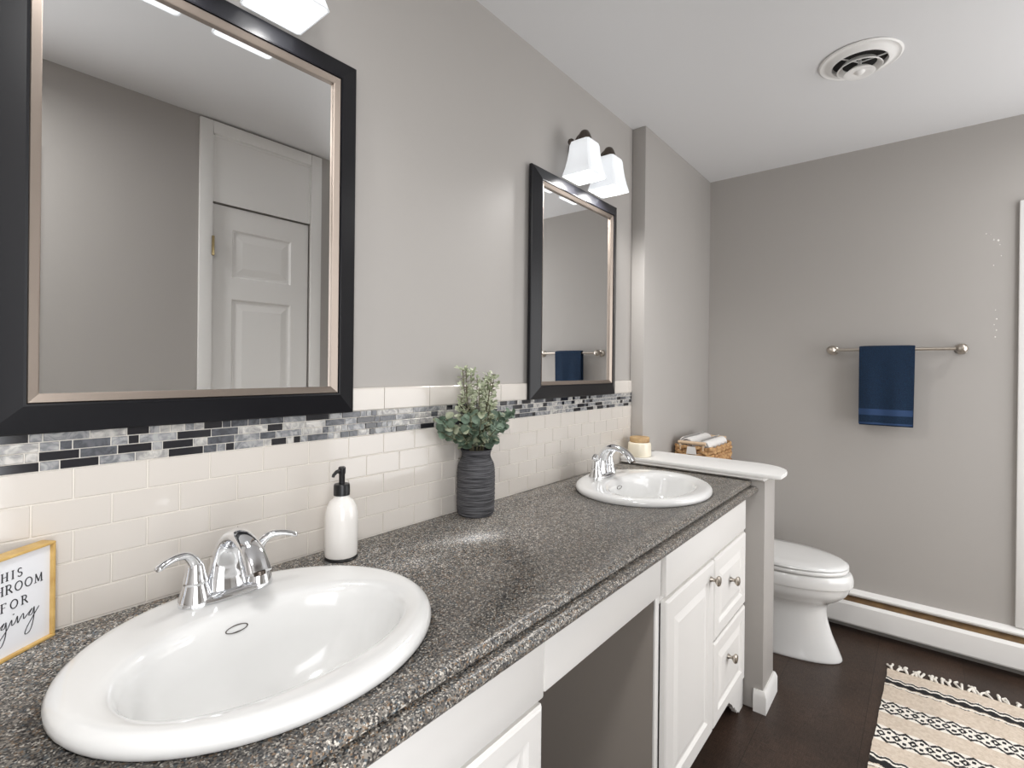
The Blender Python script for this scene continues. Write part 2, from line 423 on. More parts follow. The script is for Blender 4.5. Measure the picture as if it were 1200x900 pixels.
area('nook_fill', (2.33, YN+.03, 1.2), (math.pi/2, 0, 0), 1.45, 1.8, NOOK_FILL_W, (.985, .99, 1))  # added fill light by the nook's back wall, not a window
def added_ceiling_lamp(x, y, e, label):  # unseen lamps, made up to brighten the room
    t = thing('added_ceiling_lamp', label, 'lamp', (x, y, ZC))
    bm = nb(); lathe(bm, x, y, [(.15, ZC-.001), (.16, ZC-.01), (.155, ZC-.025), (.14, ZC-.03)], 40); obj('rim', bm, M['nickel'], t)
    bm = nb(); lathe(bm, x, y, [(.14, ZC-.026), (.13, ZC-.05), (.09, ZC-.07), (.03, ZC-.078)], 40); obj('lamp_shade', bm, M['shade'], t)
    a = area('added_lamp_light', (x, y, ZC-.085), (0, 0, 0), .26, .26, e, (1, .995, .985)); a.data.shape = 'DISK'
added_ceiling_lamp(-.16, -1.12, CEIL_W, 'added round flush ceiling lamp over the entry, unseen behind the camera')
added_ceiling_lamp(2.5, -1.85, NOOK_W, 'added round flush ceiling lamp, unseen in the made-up far nook beside the door')

# ------------------------------------------------------------------ baseboard heater on the far wall
t = thing('baseboard_heater', 'long white baseboard heater along the bottom of the far wall', 'heater', (XF, -.7, 0))
ya, yb = -2.3, -PR-.003
bm = nb(); extrude_y(bm, [(XF, .02), (XF-.006, .02), (XF-.006, .172), (XF-.03, .180), (XF-.03, .187), (XF-.008, .200), (XF, .202)], ya, yb); obj('back_plate', bm, M['trim'], t, ang=20)
bm = nb(); extrude_y(bm, [(XF-.058, .048), (XF-.064, .042), (XF-.068, .05), (XF-.066, .14), (XF-.058, .153), (XF-.052, .153), (XF-.060, .138), (XF-.062, .05)], ya, yb); obj('front_cover', bm, M['trim'], t, ang=20)
bm = nb(); extrude_y(bm, [(XF-.006, .06), (XF-.058, .06), (XF-.056, .145), (XF-.006, .165)], ya+.01, yb-.01); obj('heating_fins', bm, M['rust'], t)
for q in (ya, yb-.006): obj('end_bracket', bx(XF-.05, XF-.006, q, q+.006, 0, .17), M['trim'], t)

# ------------------------------------------------------------------ countertop
YE = -.562
prof = [(-.002, ZK), (YE+.012, ZK)]
def arc(cy_, cz_, r, a0, a1, n=6): return [(cy_+r*math.cos(math.radians(a0+(a1-a0)*i/n)), cz_+r*math.sin(math.radians(a0+(a1-a0)*i/n))) for i in range(n+1)]
prof += arc(YE+.012, ZK-.011, .011, 90, 190)
prof += [(YE+.009, ZK-.017), (YE+.009, ZK-.020), (YE+.001, ZK-.0215)]
prof += arc(YE-.008, ZK-.033, .012, 100, 260, 8)
prof += [(YE+.02, ZK-.046), (YE+.02, ZK-.03), (-.002, ZK-.03)]
bm = nb(); extrude_x(bm, prof, XN+.003, XP0-.001)
top = obj('countertop', bm, M['granite'])
tag(top, 'long speckled grey-brown countertop with rounded double edge on the white vanity', 'countertop')
SINKS = [(.375, -.292), (1.700, -.300)]
AX, BY = .262, .229
for sx, sy in SINKS:
    bm = nb(); loft(bm, [circ(sx, sy, ZK-.1, AX-.022, BY-.022, 64), circ(sx, sy, ZK+.1, AX-.022, BY-.022, 64)])
    cut = obj('cutter', bm, M['granite'])
    md = top.modifiers.new('hole', 'BOOLEAN'); md.operation = 'DIFFERENCE'; md.solver = 'EXACT'; md.object = cut
    dg = bpy.context.evaluated_depsgraph_get(); me = bpy.data.meshes.new_from_object(top.evaluated_get(dg))
    top.modifiers.clear(); top.data = me; bpy.data.objects.remove(cut)

# ------------------------------------------------------------------ sinks
def make_sink(sx, sy, label):
    t = thing('oval_sink', label, 'sink', (sx, sy, ZK), 'oval drop-in sinks')
    iy = sy-.036
    R = [(sy, AX-.003, BY-.003, .0005), (sy, AX, BY, .005), (sy, AX, BY, .012), (sy, AX-.004, BY-.004, .019), (sy, AX-.012, BY-.012, .0235), (sy, AX-.022, BY-.022, .0245)]
    # rim inner lip: centre pulled towards the front so the back deck is wide
    R += [(iy, .222, .150, .0225), (iy, .212, .139, .0205), (iy, .204, .130, .014), (iy, .198, .124, .000), (iy+.003, .184, .116, -.05), (iy+.006, .160, .102, -.095), (iy+.008, .12, .078, -.128), (iy+.01, .07, .052, -.142), (iy+.01, .024, .024, -.146)]
    bm = nb(); N = 72
    loft(bm, [circ(sx, c, ZK+z, a, b, N, 2.0 if i < 6 else 2.12) for i, (c, a, b, z) in enumerate(R)], False, True)
    obj('basin', bm, M['porcelain'], t, ang=70, recalc=False)
    # underside shell
    bm = nb(); lathe(bm, sx, iy+.01, [(.021, ZK-.1455), (.022, ZK-.143), (.017, ZK-.1425), (.012, ZK-.1405), (.004, ZK-.1395)], 24); obj('drain', bm, M['chrome'], t)
    # overflow opening in the back of the bowl
    bm = nb()
    c0 = Vector((sx-.014, iy+.1225, ZK-.006)); u = Vector((1, 0, 0)); v = Vector((0, .16, .98)).normalized(); n_ = u.cross(v)
    pts = [c0+u*.017*math.cos(k*math.pi/12)+v*.0055*math.sin(k*math.pi/12)+n_*.001 for k in range(24)]
    rings = [[p+(p-c0).normalized()*.001*math.cos(a)+n_*.001*math.sin(a) for p in pts] for a in [j*math.pi/3 for j in range(7)]]
    loft(bm, rings, False, False)
    loft(bm, [[p-n_*.0006 for p in pts]]*1, True, False, mi=1) if False else bm.faces.new([bm.verts.new(p-n_*.0012) for p in pts])
    bm.faces.ensure_lookup_table(); bm.faces[-1].material_index = 1
    obj('overflow_ring', bm, [M['pewter'], M['porcelain']], t)
    return t
make_sink(*SINKS[0], 'large white oval sink nearest the camera, beside the framed sign')
make_sink(*SINKS[1], 'white oval sink at the far end of the counter by the half wall')

# ------------------------------------------------------------------ faucets
def make_faucet(fx, fy, label):
    z0 = ZK+.0235
    t = thing('faucet', label, 'faucet', (fx, fy, z0), 'chrome two-handle faucets')
    bm = nb()
    loft(bm, [circ(fx, fy, z0, .077, .0275, 48, 2.6), circ(fx, fy, z0+.006, .077, .0275, 48, 2.6), circ(fx, fy, z0+.011, .073, .024, 48, 2.6), circ(fx, fy, z0+.013, .06, .018, 48, 2.6)])
    obj('base_plate', bm, M['chrome'], t)
    # spout: wide blade that arches forward
    path = smoothpath([(0.004, .006, .038, .022), (.005, .016, .035, .020), (.006, .035, .031, .018), (.005, .064, .0245, .0155), (-.006, .092, .020, .0135), (-.032, .110, .018, .012), (-.064, .110, .017, .011), (-.100, .094, .0185, .010), (-.121, .068, .0200, .0105)], 5)
    bm = nb(); tube(bm, [(fx, fy+p[0], z0+p[1]) for p in path], [(p[2], p[3]) for p in path], 24)
    sp = obj('spout', bm, M['chrome'], t, ang=60)
    e = path[-1]; bm = nb(); tube(bm, [(fx, fy+e[0], z0+e[1]+.002), (fx, fy+e[0]-.002, z0+e[1]-.004)], .009, 18); obj('aerator', bm, M['pewter'], sp)
    for s in (-1, 1):
        hx = fx+s*.0515
        bm = nb()
        lathe(bm, hx, fy, [(.0255, z0+.006), (.0245, z0+.012), (.020, z0+.026), (.0175, z0+.034), (.0185, z0+.036), (.0185, z0+.040), (.017, z0+.043), (.0145, z0+.056), (.0125, z0+.066), (.008, z0+.072)], 28)
        h = obj('handle', bm, M['chrome'], t)
        lp = smoothpath([(0, .056, .011, .011), (.003, .072, .0105, .0095), (.016, .086, .0095, .007), (.034, .089, .0085, .0055), (.050, .086, .008, .005), (.060, .082, .0075, .0048), (.063, .081, .005, .0035)], 5)
        bm = nb(); tube(bm, [(hx+s*p[0], fy-.38*p[0], z0+p[1]) for p in lp], [(p[2], p[3]) for p in lp], 16, up=(0, 0, 1))
        obj('lever', bm, M['chrome'], h, ang=60)
    return t
make_faucet(.378, -.126, 'large chrome two-handle faucet on the near oval sink')
make_faucet(1.700, -.138, 'small chrome arched faucet on the far sink near the candle')

# ------------------------------------------------------------------ vanity cabinets
YB = -.535        # face frame front
FZ = .836
def raised_front(x0, x1, z0, z1, bord=.045, t=.018):
    bm = nb(); y = YB-.001
    def ring(o_, dy): return [(x0+o_, y-dy, z0+o_), (x1-o_, y-dy, z0+o_), (x1-o_, y-dy, z1-o_), (x0+o_, y-dy, z1-o_)]
    loft(bm, [ring(0, 0), ring(0, t-.006), ring(.003, t-.002), ring(.007, t), ring(bord-.008, t), ring(bord, t-.007), ring(bord+.006, t-.007), ring(bord+.028, t-.001), ring(bord+.03, t-.001)])
    return bm
def knob(x, z, parent, y=None):
    y = YB-.019 if y is None else y
    bm = nb(); lathe(bm, 0, 0, [(.009, 0), (.008, .003), (.0055, .008), (.0055, .014), (.011, .018), (.0155, .022), (.016, .026), (.013, .030), (.005, .032)], 24)
    bmesh.ops.rotate(bm, verts=bm.verts, cent=(0, 0, 0), matrix=Matrix.Rotation(math.pi/2, 3, 'X')); bmesh.ops.translate(bm, verts=bm.verts, vec=(x, y, z))
    obj('knob', bm, M['nickel'], parent)

def cabinet_body(bm, x0, x1, feet=()):
    # carcass panels and face frame
    box(bm, x0, x0+.018, YB+.0065, -.004, .0, .83, mi=1); box(bm, x1-.018, x1, YB+.0065, -.004, .0, .83, mi=1)
    box(bm, x0+.018, x1-.018, YB+.018, -.004, .1, .118, mi=1)
    box(bm, x0+.018, x1-.018, YB+.075, YB+.09, 0, .1, mi=1)
    box(bm, x0+.018, x1-.018, -.016, -.004, .118, .7, mi=1)

# far cabinet
CX0, CX1 = 1.272, 2.108
t = thing('vanity_cabinet', 'white vanity cabinet with one door and two drawers beside the half wall', 'cabinet', (1.69, YB, 0))
bm = nb(); cabinet_body(bm, CX0, CX1)
obj('cabinet_body', bm, [M['cab'], M['cab_side']], t)
bm = nb()
box(bm, CX0, 1.296, YB, YB+.006, .0, .834, .0015); box(bm, 2.07, CX1, YB, YB+.006, .12, .834, .0015)
box(bm, 1.296, 2.07, YB, YB+.018, .685, .72); box(bm, 1.296, 2.07, YB, YB+.018, .11, .14); box(bm, 1.68, 1.71, YB, YB+.018, .14, .685)
obj('face_frame', bm, M['cab'], t)
bm = nb(); box(bm, 1.300, 2.066, YB-.017, YB-.001, .704, .834, .004); obj('false_front', bm, M['cab'], t)
dr = obj('cabinet_door', raised_front(1.302, 1.692, .135, .692, .06), M['cab'], t, ang=14); knob(1.655, .642, dr)
a = obj('drawer', raised_front(1.702, 2.064, .424, .692, .05), M['cab'], t, ang=14); knob(1.868, .574, a)
a = obj('drawer', raised_front(1.702, 2.064, .135, .414, .05), M['cab'], t, ang=14); knob(1.850, .312, a)
# scalloped bracket foot at the corner
fp = [(2.108, 0), (2.055, 0), (2.045, .012), (2.03, .012), (2.022, .028), (2.006, .034), (1.998, .05), (1.98, .056), (1.965, .075), (1.93, .1), (1.9, .125), (1.9, .135), (2.108, .135)]
bm = nb(); loft(bm, [[(x, YB-.002, z) for x, z in fp], [(x, YB+.018, z) for x, z in fp]]); obj('bracket_foot', bm, M['cab'], t)

# near cabinet (under the big sink)
t = thing('vanity_cabinet', 'white vanity cabinet under the nearest sink, left of the knee space', 'cabinet', (.1, YB, 0))
bm = nb(); cabinet_body(bm, XN+.004, .748); obj('cabinet_body', bm, [M['cab'], M['cab_side']], t)
bm = nb(); box(bm, .716, .748, YB, YB+.006, 0, .834, .0015); box(bm, XN+.004, XN+.034, YB, YB+.006, 0, .834, .0015)
box(bm, XN+.034, .716, YB, YB+.018, .69, .72); box(bm, XN+.034, .716, YB, YB+.018, .11, .14); obj('face_frame', bm, M['cab'], t)
bm = nb(); box(bm, XN+.03, .746, YB-.017, YB-.001, .716, .834, .003); obj('false_front', bm, M['cab'], t)
xx = [.742, .40, .055, -.29]
for k in range(3):
    dr = obj('cabinet_door', raised_front(xx[k+1]+.006, xx[k], .135, .706, .05), M['cab'], t, ang=14)
    knob(xx[k+1]+.035 if k % 2 == 0 else xx[k]-.03, .612, dr)
# apron board spanning the knee space
bm = nb(); box(bm, .750, 1.270, YB-.016, YB+.01, .722, .834, .003)
tag(obj('apron_board', bm, M['cab']), 'plain white apron board under the counter edge spanning the open knee space', 'board')

# ------------------------------------------------------------------ backsplash
t = thing('tiled_backsplash', 'cream subway tile backsplash with grey mosaic band behind the counter', 'backsplash', (.8, 0, ZK))
XA, XB = XN+.002, XS-.001
ZT = ZK+.003
bm = nb(); box(bm, XA, XB, -.0065, -.0004, ZK+.0005, 1.2555); obj('grout', bm, M['grout'], t)
bm = nb(); rp = .0508; wp = .1012; g = .0011
random.seed(11)
def tilebox(bm, x0, x1, z0, z1, y=-.0085, mi=0, bev=.0009):
    x0 = max(x0, XA); x1 = min(x1, XB)
    if x1-x0 < .004: return
    b = bev; yy = -.006
    loft(bm, [[(x0, yy, z0), (x1, yy, z0), (x1, yy, z1), (x0, yy, z1)], [(x0, y+b, z0), (x1, y+b, z0), (x1, y+b, z1), (x0, y+b, z1)], [(x0+b, y, z0+b), (x1-b, y, z0+b), (x1-b, y, z1-b), (x0+b, y, z1-b)]], False, True, mi)
for r in range(5):
    off = .795-.1012*20 + (0 if r % 2 == 0 else wp/2)
    for k in range(0, 45):
        x0 = off+k*wp
        if x0 > XB or x0+wp < XA: continue
        tilebox(bm, x0+g, x0+wp-g, ZT+r*rp+g, ZT+(r+1)*rp-g)
obj('subway_tiles', bm, M['tile'], t, ang=25)
bm = nb(); zb = ZT+5*rp; mp_ = .0153
for r in range(4):
    x = XA-random.uniform(0, .03); last = -1
    while x < XB:
        L = random.choice([.016, .016, .024, .033, .05, .05, .058])
        c = random.choices([0, 1, 2, 3], [3, 1.6, 3.2, 2.6])[0]
        if c == last == 0: c = 2
        last = c
        tilebox(bm, x+.0009, x+L-.0009, zb+r*mp_+.0009, zb+(r+1)*mp_-.0009, y=-.0088, mi=c, bev=.0006); x += L
obj('mosaic_band', bm, [M['m_black'], M['m_dark'], M['m_mid'], M['m_light']], t, ang=25)
bm = nb(); z0 = zb+4*mp_; z1 = 1.2565
x = .795-.1524*10
while x < XB:
    x0 = max(x+g, XA); x1 = min(x+.1524-g, XB)
    if x1 > x0:
        pf = [(-.006, z0+g), (-.0095, z0+g), (-.0105, z0+g+.001), (-.0105, z1-.006), (-.0095, z1-.0025), (-.0075, z1-.0005), (-.006, z1), (-.0004, z1)]
        loft(bm, [[(x0, y, z) for y, z in pf], [(x1, y, z) for y, z in pf]], True, True)
    x += .1524
obj('bullnose_tiles', bm, M['tile'], t, ang=25)

# ------------------------------------------------------------------ mirrors
def make_mirror(cx, label):
    zc = 1.608; hw, hh = .308, .4085
    t = thing('framed_mirror', label, 'mirror', (cx, 0, zc), 'black framed vanity mirrors')
    def ring(o_, y): return [(cx-hw+o_, y, zc-hh+o_), (cx+hw-o_, y, zc-hh+o_), (cx+hw-o_, y, zc+hh-o_), (cx-hw+o_, y, zc+hh-o_)]
    y0 = -.011
    bm = nb(); loft(bm, [ring(0, y0), ring(0, -.022), ring(.002, -.0245), ring(.044, -.037), ring(.0475, -.037), ring(.0475, -.030), ring(.0475, y0)], False, False); obj('frame', bm, M['frame'], t, ang=10)
    bm = nb(); loft(bm, [ring(.0480, -.018), ring(.0480, -.0335), ring(.0495, -.0345), ring(.061, -.0295), ring(.0625, -.0285), ring(.0630, -.018)], False, False); obj('inner_trim', bm, M['champ'], t, ang=10)
    bm = nb(); vs = [bm.verts.new(p) for p in ring(.0600, -.022)]; bm.faces.new(vs)
    vs = [bm.verts.new(p) for p in ring(.0600, -.018)]; bm.faces.new(vs)
    obj('mirror_glass', bm, M['mirror'], t, smooth=False)
    bm = nb(); box(bm, cx-hw+.012, cx+hw-.012, -.018, -.0105, zc-hh+.012, zc+hh-.012); obj('backing', bm, M['black_pl'], t)
    return t
make_mirror(.388, 'large black framed mirror at the left above the nearest sink')
make_mirror(1.698, 'black framed mirror above the far sink reflecting the navy towel')

# ------------------------------------------------------------------ vanity lights
def make_light(cx, label, power):
    zb_ = 2.018
    t = thing('vanity_light', label, 'wall lamp', (cx, 0, 2.15), 'two-shade vanity lights')
    bm = nb(); y = -.001
    loft(bm, [[(p[0], yy, p[2]) for p in [(cx+a*math.cos(k*math.pi/16), 0, 2.15+b*math.sin(k*math.pi/16)) for k in range(32)]] for a, b, yy in ((.062, .058, -.0005), (.062, .058, -.008), (.055, .05, -.014), (.03, .03, -.02))])
    obj('wall_plate', bm, M['pewter'], t)
    bm = nb(); tube(bm, [(cx, -.014, 2.15), (cx, -.05, 2.15)], .009, 12); tube(bm, [(cx-.118, -.05, 2.152), (cx+.118, -.05, 2.152)], .007, 12)
    for s in (-1, 1): lathe(bm, cx+s*.12, -.05, [(.002, 2.139), (.010, 2.144), (.0125, 2.152), (.010, 2.160), (.002, 2.165)], 14)
    obj('cross_bar', bm, M['pewter'], t)
    for s in (-1, 1):
        hx = cx+s*.0925; hy = -.092
        bm = nb(); P = smoothpath([(hx, -.05, 2.152), (hx, -.062, 2.172), (hx, -.078, 2.182), (hx, hy, 2.178)], 5); tube(bm, P, .0065, 10); obj('arm', bm, M['pewter'], t)
        bm = nb(); lathe(bm, hx, hy, [(.006, 2.194), (.015, 2.189), (.021, 2.178), (.026, 2.163), (.0275, 2.150), (.024, 2.144)], 22); obj('socket_cap', bm, M['pewter'], t)
        # square flared frosted glass shade, open below
        bm = nb(); N = 8
        def sq(h, z, o_=0): 
            k = .006
            h -= o_
            return [(hx-h+k, hy-h, z), (hx+h-k, hy-h, z), (hx+h, hy-h+k, z), (hx+h, hy+h-k, z), (hx+h-k, hy+h, z), (hx-h+k, hy+h, z), (hx-h, hy+h-k, z), (hx-h, hy-h+k, z)]
        S = [(.030, 2.152), (.039, 2.146), (.0425, 2.135), (.0445, 2.11), (.0485, 2.08), (.0545, 2.048), (.0625, zb_)]
        loft(bm, [sq(h, z) for h, z in S]+[sq(h, z, .003) for h, z in S[::-1]], True, False)
        sh = obj('glass_shade', bm, M['shade'], t, ang=28)
        bm = nb(); lathe(bm, hx, hy, [(.008, 2.142), (.013, 2.13), (.022, 2.11), (.026, 2.088), (.022, 2.068), (.012, 2.057), (.003, 2.053)], 20); obj('bulb', bm, M['bulb'], t)
        l = bpy.data.lights.new('bulb_light', 'SPOT'); l.energy = power*2; l.shadow_soft_size = .022; l.color = (1, .985, .965); l.spot_size = math.radians(176); l.spot_blend = 1.0
        lo = bpy.data.objects.new('bulb_light', l); C.objects.link(lo); lo.parent = t; lo.location = Vector((hx, hy, 2.03))-Vector(t.location)
    return t
make_light(.395, 'two-shade wall lamp above the large near mirror at the top edge of the photo', BULB_W)
make_light(1.712, 'two-shade wall lamp with square frosted glass shades above the far mirror', BULB_W*4.6)

# ------------------------------------------------------------------ shelf on the half wall
t = thing('ledge_shelf', 'long white ledge board with rounded end capping the half wall by the toilet', 'shelf', (2.2, -.33, .884))
Xa, Xb, Yt = 2.09, 2.335, -.665
ol = [(Xa, -PR-.001), (Xa, Yt+.015), (Xa+.012, Yt), (Xa+.075, Yt)]
ol += [(Xb-.14+.14*math.sin(a), Yt+.14-.14*math.cos(a)) for a in [i*math.pi/2/8 for i in range(9)]]
ol += [(Xb, -PR-.001)]
ol[0] = (Xa, -.012); ol.insert(0, (XS-.001, -.012)); ol.insert(0, (XS-.001, -PR-.001))
bm = nb(); extrude_z(bm, ol, .9015, .9165); bmesh.ops.bevel(bm, geom=[e for e in bm.edges if abs(e.verts[0].co.z-e.verts[1].co.z) < 1e-5], offset=.0025, segments=2, affect='EDGES', profile=.5)
obj('board', bm, M['trim'], t)
bm = nb(); extrude_y(bm, [(Xa+.004, .9015), (Xa+.002, .893), (Xa+.012, .887), (Xa+.018, .8835), (XP0-.0002, .8835), (XP0-.0002, .9015)], YP+.002, -.013)
box(bm, XP0, XP1, YP+.001, -PR-.002, .8845, .9013)
obj('moulding', bm, M['trim'], t)

# ------------------------------------------------------------------ soap dispenser
sx, sy = .636, -.073
t = thing('soap_dispenser', 'white pump soap bottle with black pump between sink and tile wall', 'soap dispenser', (sx, sy, ZK))
bm = nb(); lathe(bm, sx, sy, [(.0345, ZK+.0005), (.0355, ZK+.002), (.0345, ZK+.006)], 40); obj('base_pad', bm, M['black_pl'], t)
bm = nb(); lathe(bm, sx, sy, [(.030, ZK+.004), (.0345, ZK+.008), (.0355, ZK+.016), (.0355, ZK+.09), (.0345, ZK+.103), (.031, ZK+.117), (.0245, ZK+.128), (.0175, ZK+.134), (.0155, ZK+.139), (.0155, ZK+.145)], 48); obj('bottle', bm, M['bottle'], t)
bm = nb(); lathe(bm, sx, sy, [(.0175, ZK+.1405), (.0175, ZK+.162), (.016, ZK+.165), (.006, ZK+.1655)], 32); obj('collar', bm, M['black_pl'], t)
bm = nb(); lathe(bm, sx, sy, [(.0065, ZK+.164), (.0065, ZK+.186), (.0078, ZK+.188), (.0080, ZK+.201), (.006, ZK+.203)], 20)
tube(bm, [(sx-.004, sy, ZK+.195), (sx-.018, sy-.006, ZK+.194), (sx-.026, sy-.009, ZK+.189), (sx-.028, sy-.010, ZK+.185)], [.0045, .004, .0035, .003], 10); obj('pump', bm, M['black_pl'], t)

# ------------------------------------------------------------------ vase with eucalyptus
vx, vy = 1.079, -.066
bm = nb(); VP = smoothpath([(.046, .0), (.052, .006), (.0545, .03), (.055, .08), (.0545, .125), (.051, .148), (.0435, .163), (.041, .172), (.0425, .182), (.046, .190)], 8)
prof = [(r, ZK+z+.0008) for r, z in VP]
prof = [(r+(.0009 if i % 2 else -.0003), z) for i, (r, z) in enumerate(prof)]
prof += [(.043, ZK+.190), (.0385, ZK+.17), (.0385, ZK+.15), (.045, ZK+.1), (.045, ZK+.02)]
lathe(bm, vx, vy, prof, 56)
v = obj('ribbed_vase', bm, M['vase'], ang=60)
tag(v, 'charcoal ribbed ceramic vase standing against the tile wall between the sinks', 'vase')
t = thing('eucalyptus_bunch', 'bunch of artificial eucalyptus sprigs in the charcoal vase', 'plant', (vx, vy, ZK+.19))
random.seed(21)
def leaf(bm, p, d, n_, L, W, mi):
    """rounded leaf with slight fold"""
    d = d.normalized(); s = d.cross(n_).normalized(); up = s.cross(d)
    pts = []
    for a, b, c in ((0, 0, 0), (.25, .36, .06), (.55, .5, .1), (.85, .34, .08), (1.0, 0, .02), (.85, -.34, .08), (.55, -.5, .1), (.25, -.36, .06)):
        pts.append(p+d*a*L+s*b*W+up*(c*L))
    vs = [bm.verts.new(q) for q in pts]; mid = bm.verts.new(p+d*.55*L)
    for i in range(8):
        f = bm.faces.new((vs[i], vs[(i+1) % 8], mid)); f.material_index = mi
sprigs = []
for k in range(13):
    an = 2*math.pi*k/13+random.uniform(-.2, .2); sprigs.append((an, random.uniform(.05, .105), random.uniform(.03, .10), 0))
for k in range(13):
    an = 2.4*k; sprigs.append((an, random.uniform(.01, .055), random.uniform(.13, .225), 1))
for q in ((math.pi, .115, .09, 0), (.15, .115, .075, 0), (2.9, .105, .055, 0), (-.5, .10, .09, 0)): sprigs.append(q)
def clampy(q): 
    if q.y > -.016: q.y = -.016-random.uniform(0, .01)
    return q
for an, out, hgt, kind in sprigs:
    dx, dy = math.cos(an), math.sin(an)*.62
    if dy > 0: dy *= .45
    p0 = Vector((vx+dx*.012, vy+dy*.012, ZK+.12)); p1 = Vector((vx+dx*.028, vy+dy*.025, ZK+.196))
    p2 = clampy(Vector((vx+dx*(.03+out*.6), vy+dy*(.03+out*.6), ZK+.196+hgt*.6))); p3 = clampy(Vector((vx+dx*(.03+out), vy+dy*(.03+out), ZK+.196+hgt)))
    P = [Vector(q) for q in smoothpath([tuple(p0), tuple(p1), tuple(p2), tuple(p3)], 6)]
    bm = nb(); tube(bm, P, [.0012]*len(P), 6, mi=0)
    nl = 17 if kind == 0 else 30
    for j in range(nl):
        f = .36+.64*j/(nl-1); i = min(int(f*(len(P)-1)), len(P)-2); q = P[i].lerp(P[i+1], f*(len(P)-1)-i)
        ax = (P[i+1]-P[i]).normalized(); side = Vector((random.uniform(-1, 1), random.uniform(-1, 1), random.uniform(-.4, .6))); side = (side-ax*side.dot(ax)).normalized()
        d = (side+ax*.45).normalized(); nn = (Vector((random.uniform(-.6, .6), random.uniform(-1, .2), random.uniform(.2, 1)))).normalized()
        L = random.uniform(.020, .032) if kind == 0 else random.uniform(.011, .019)
        if q.y+d.y*L > -.012: d.y = -abs(d.y)
        if kind == 1:
            q2 = q+d*.010; tube(bm, [q, q2], .0006, 4, mi=0); q = q2
            for e in range(2):
                dd = (d+Vector((random.uniform(-.9, .9), random.uniform(-.9, .3), random.uniform(-.6, .9)))).normalized()
                if q.y+dd.y*L > -.012: dd.y = -abs(dd.y)
                leaf(bm, q, dd, nn, L, L*.62, 2)
        else: leaf(bm, q, d, nn, L, L*.92, 2 if random.random() < .22 else 1)
    for v_ in bm.verts:
        if v_.co.y > -.0112: v_.co.y = -.0112
    obj('sprig', bm, [M['stem'], M['leaf_dark'], M['leaf_pale']], t, recalc=False)

# ------------------------------------------------------------------ candle jar
kx, ky, kz = 2.143, -.078, .9165
t = thing('candle_jar', 'cream candle in a glass jar with wooden lid on the white ledge', 'candle', (kx, ky, kz))
bm = nb(); lathe(bm, kx, ky, [(.047, kz+.0005), (.051, kz+.004), (.052, kz+.012), (.052, kz+.05), (.050, kz+.060), (.045, kz+.064)], 40); obj('jar', bm, M['wax'], t)
bm = nb(); lathe(bm, kx, ky, [(.040, kz+.064), (.043, kz+.066), (.044, kz+.084), (.042, kz+.087)], 36); obj('lid', bm, M['wood'], t)

# ------------------------------------------------------------------ toilet
TX = 2.712
t = thing('toilet', 'white toilet with closed elongated seat between half wall and far wall', 'toilet', (TX, -.45, 0))
def tring(z, yf, yb_, w, n=48, p=2.3, pf=2.0):
    c = (yf+yb_)/2; out = []
    for i in range(n):
        a = 2*math.pi*i/n; c_, s_ = math.cos(a), math.sin(a); pp = pf if s_ < 0 else p+1.2
        out.append((TX+w*math.copysign(abs(c_)**(2/pp), c_), c+(yb_-yf)/2*math.copysign(abs(s_)**(2/pp), s_), z))
    return out
bm = nb()
Z = smoothpath([(0.0, -.795, -.20, .118), (.01, -.80, -.20, .120), (.05, -.785, -.20, .112), (.12, -.757, -.19, .104), (.20, -.737, -.18, .104), (.245, -.745, -.17, .116), (.275, -.785, -.16, .148), (.305, -.815, -.14, .170), (.335, -.828, -.12, .180), (.343, -.832, -.12, .182), (.347, -.838, -.12, .187), (.375, -.840, -.12, .189), (.398, -.832, -.12, .186), (.402, -.822, -.12, .180)], 4)
loft(bm, [tring(*q) for q in Z]); obj('bowl', bm, M['porcelain'], t, ang=60)
def slab(z0, z1, yf, yb_, w, e=.006, inner=None):
    bm = nb(); loft(bm, [tring(z0, yf+e, yb_-e, w-e), tring(z0+e*.6, yf, yb_, w), tring(z1-e*.6, yf, yb_, w), tring(z1, yf+e, yb_-e, w-e)]); return bm
obj('seat', slab(.4065, .424, -.822, -.30, .180, .005), M['porcelain'], t, ang=60)
bm = nb(); zz = .4275
loft(bm, [tring(zz, -.816, -.30, .174), tring(zz+.003, -.822, -.295, .180), tring(zz+.010, -.820, -.295, .179), tring(zz+.017, -.800, -.300, .166), tring(zz+.021, -.74, -.33, .12), tring(zz+.0225, -.66, -.40, .05)]); obj('lid', bm, M['porcelain'], t, ang=60)
for s in (-1, 1): obj('hinge', bx(TX+s*.075-.022, TX+s*.075+.022, -.30, -.262, .402, .44, .006), M['porcelain'], t)
bm = nb(); 
def rr(z, hw, y0_, y1_, k=.04): return [(TX-hw+k*(1-math.cos(a)), y0_+k*(1-math.sin(a)), z) for a in [i*math.pi/2/5 for i in range(6)]]+[(TX+hw-k*(1-math.sin(a)), y0_+k*(1-math.cos(a)), z) for a in [i*math.pi/2/5 for i in range(6)]]+[(TX+hw-.01, y1_, z), (TX-hw+.01, y1_, z)]
loft(bm, [rr(.385, .17, -.235, -.085), rr(.43, .205, -.25, -.08), rr(.6, .215, -.26, -.078), rr(.752, .222, -.268, -.078)]); obj('tank', bm, M['porcelain'], t, ang=50)
bm = nb(); loft(bm, [rr(.7525, .226, -.272, -.076), rr(.757, .232, -.278, -.075), rr(.774, .232, -.278, -.075), rr(.782, .222, -.268, -.078)]); obj('tank_lid', bm, M['porcelain'], t, ang=50)
bm = nb(); tube(bm, [(TX-.16, -.262, .69), (TX-.16, -.285, .69)], .009, 12); tube(bm, [(TX-.16, -.284, .69), (TX-.09, -.288, .683)], [.006, .008], 10); obj('flush_lever', bm, M['chrome'], t)

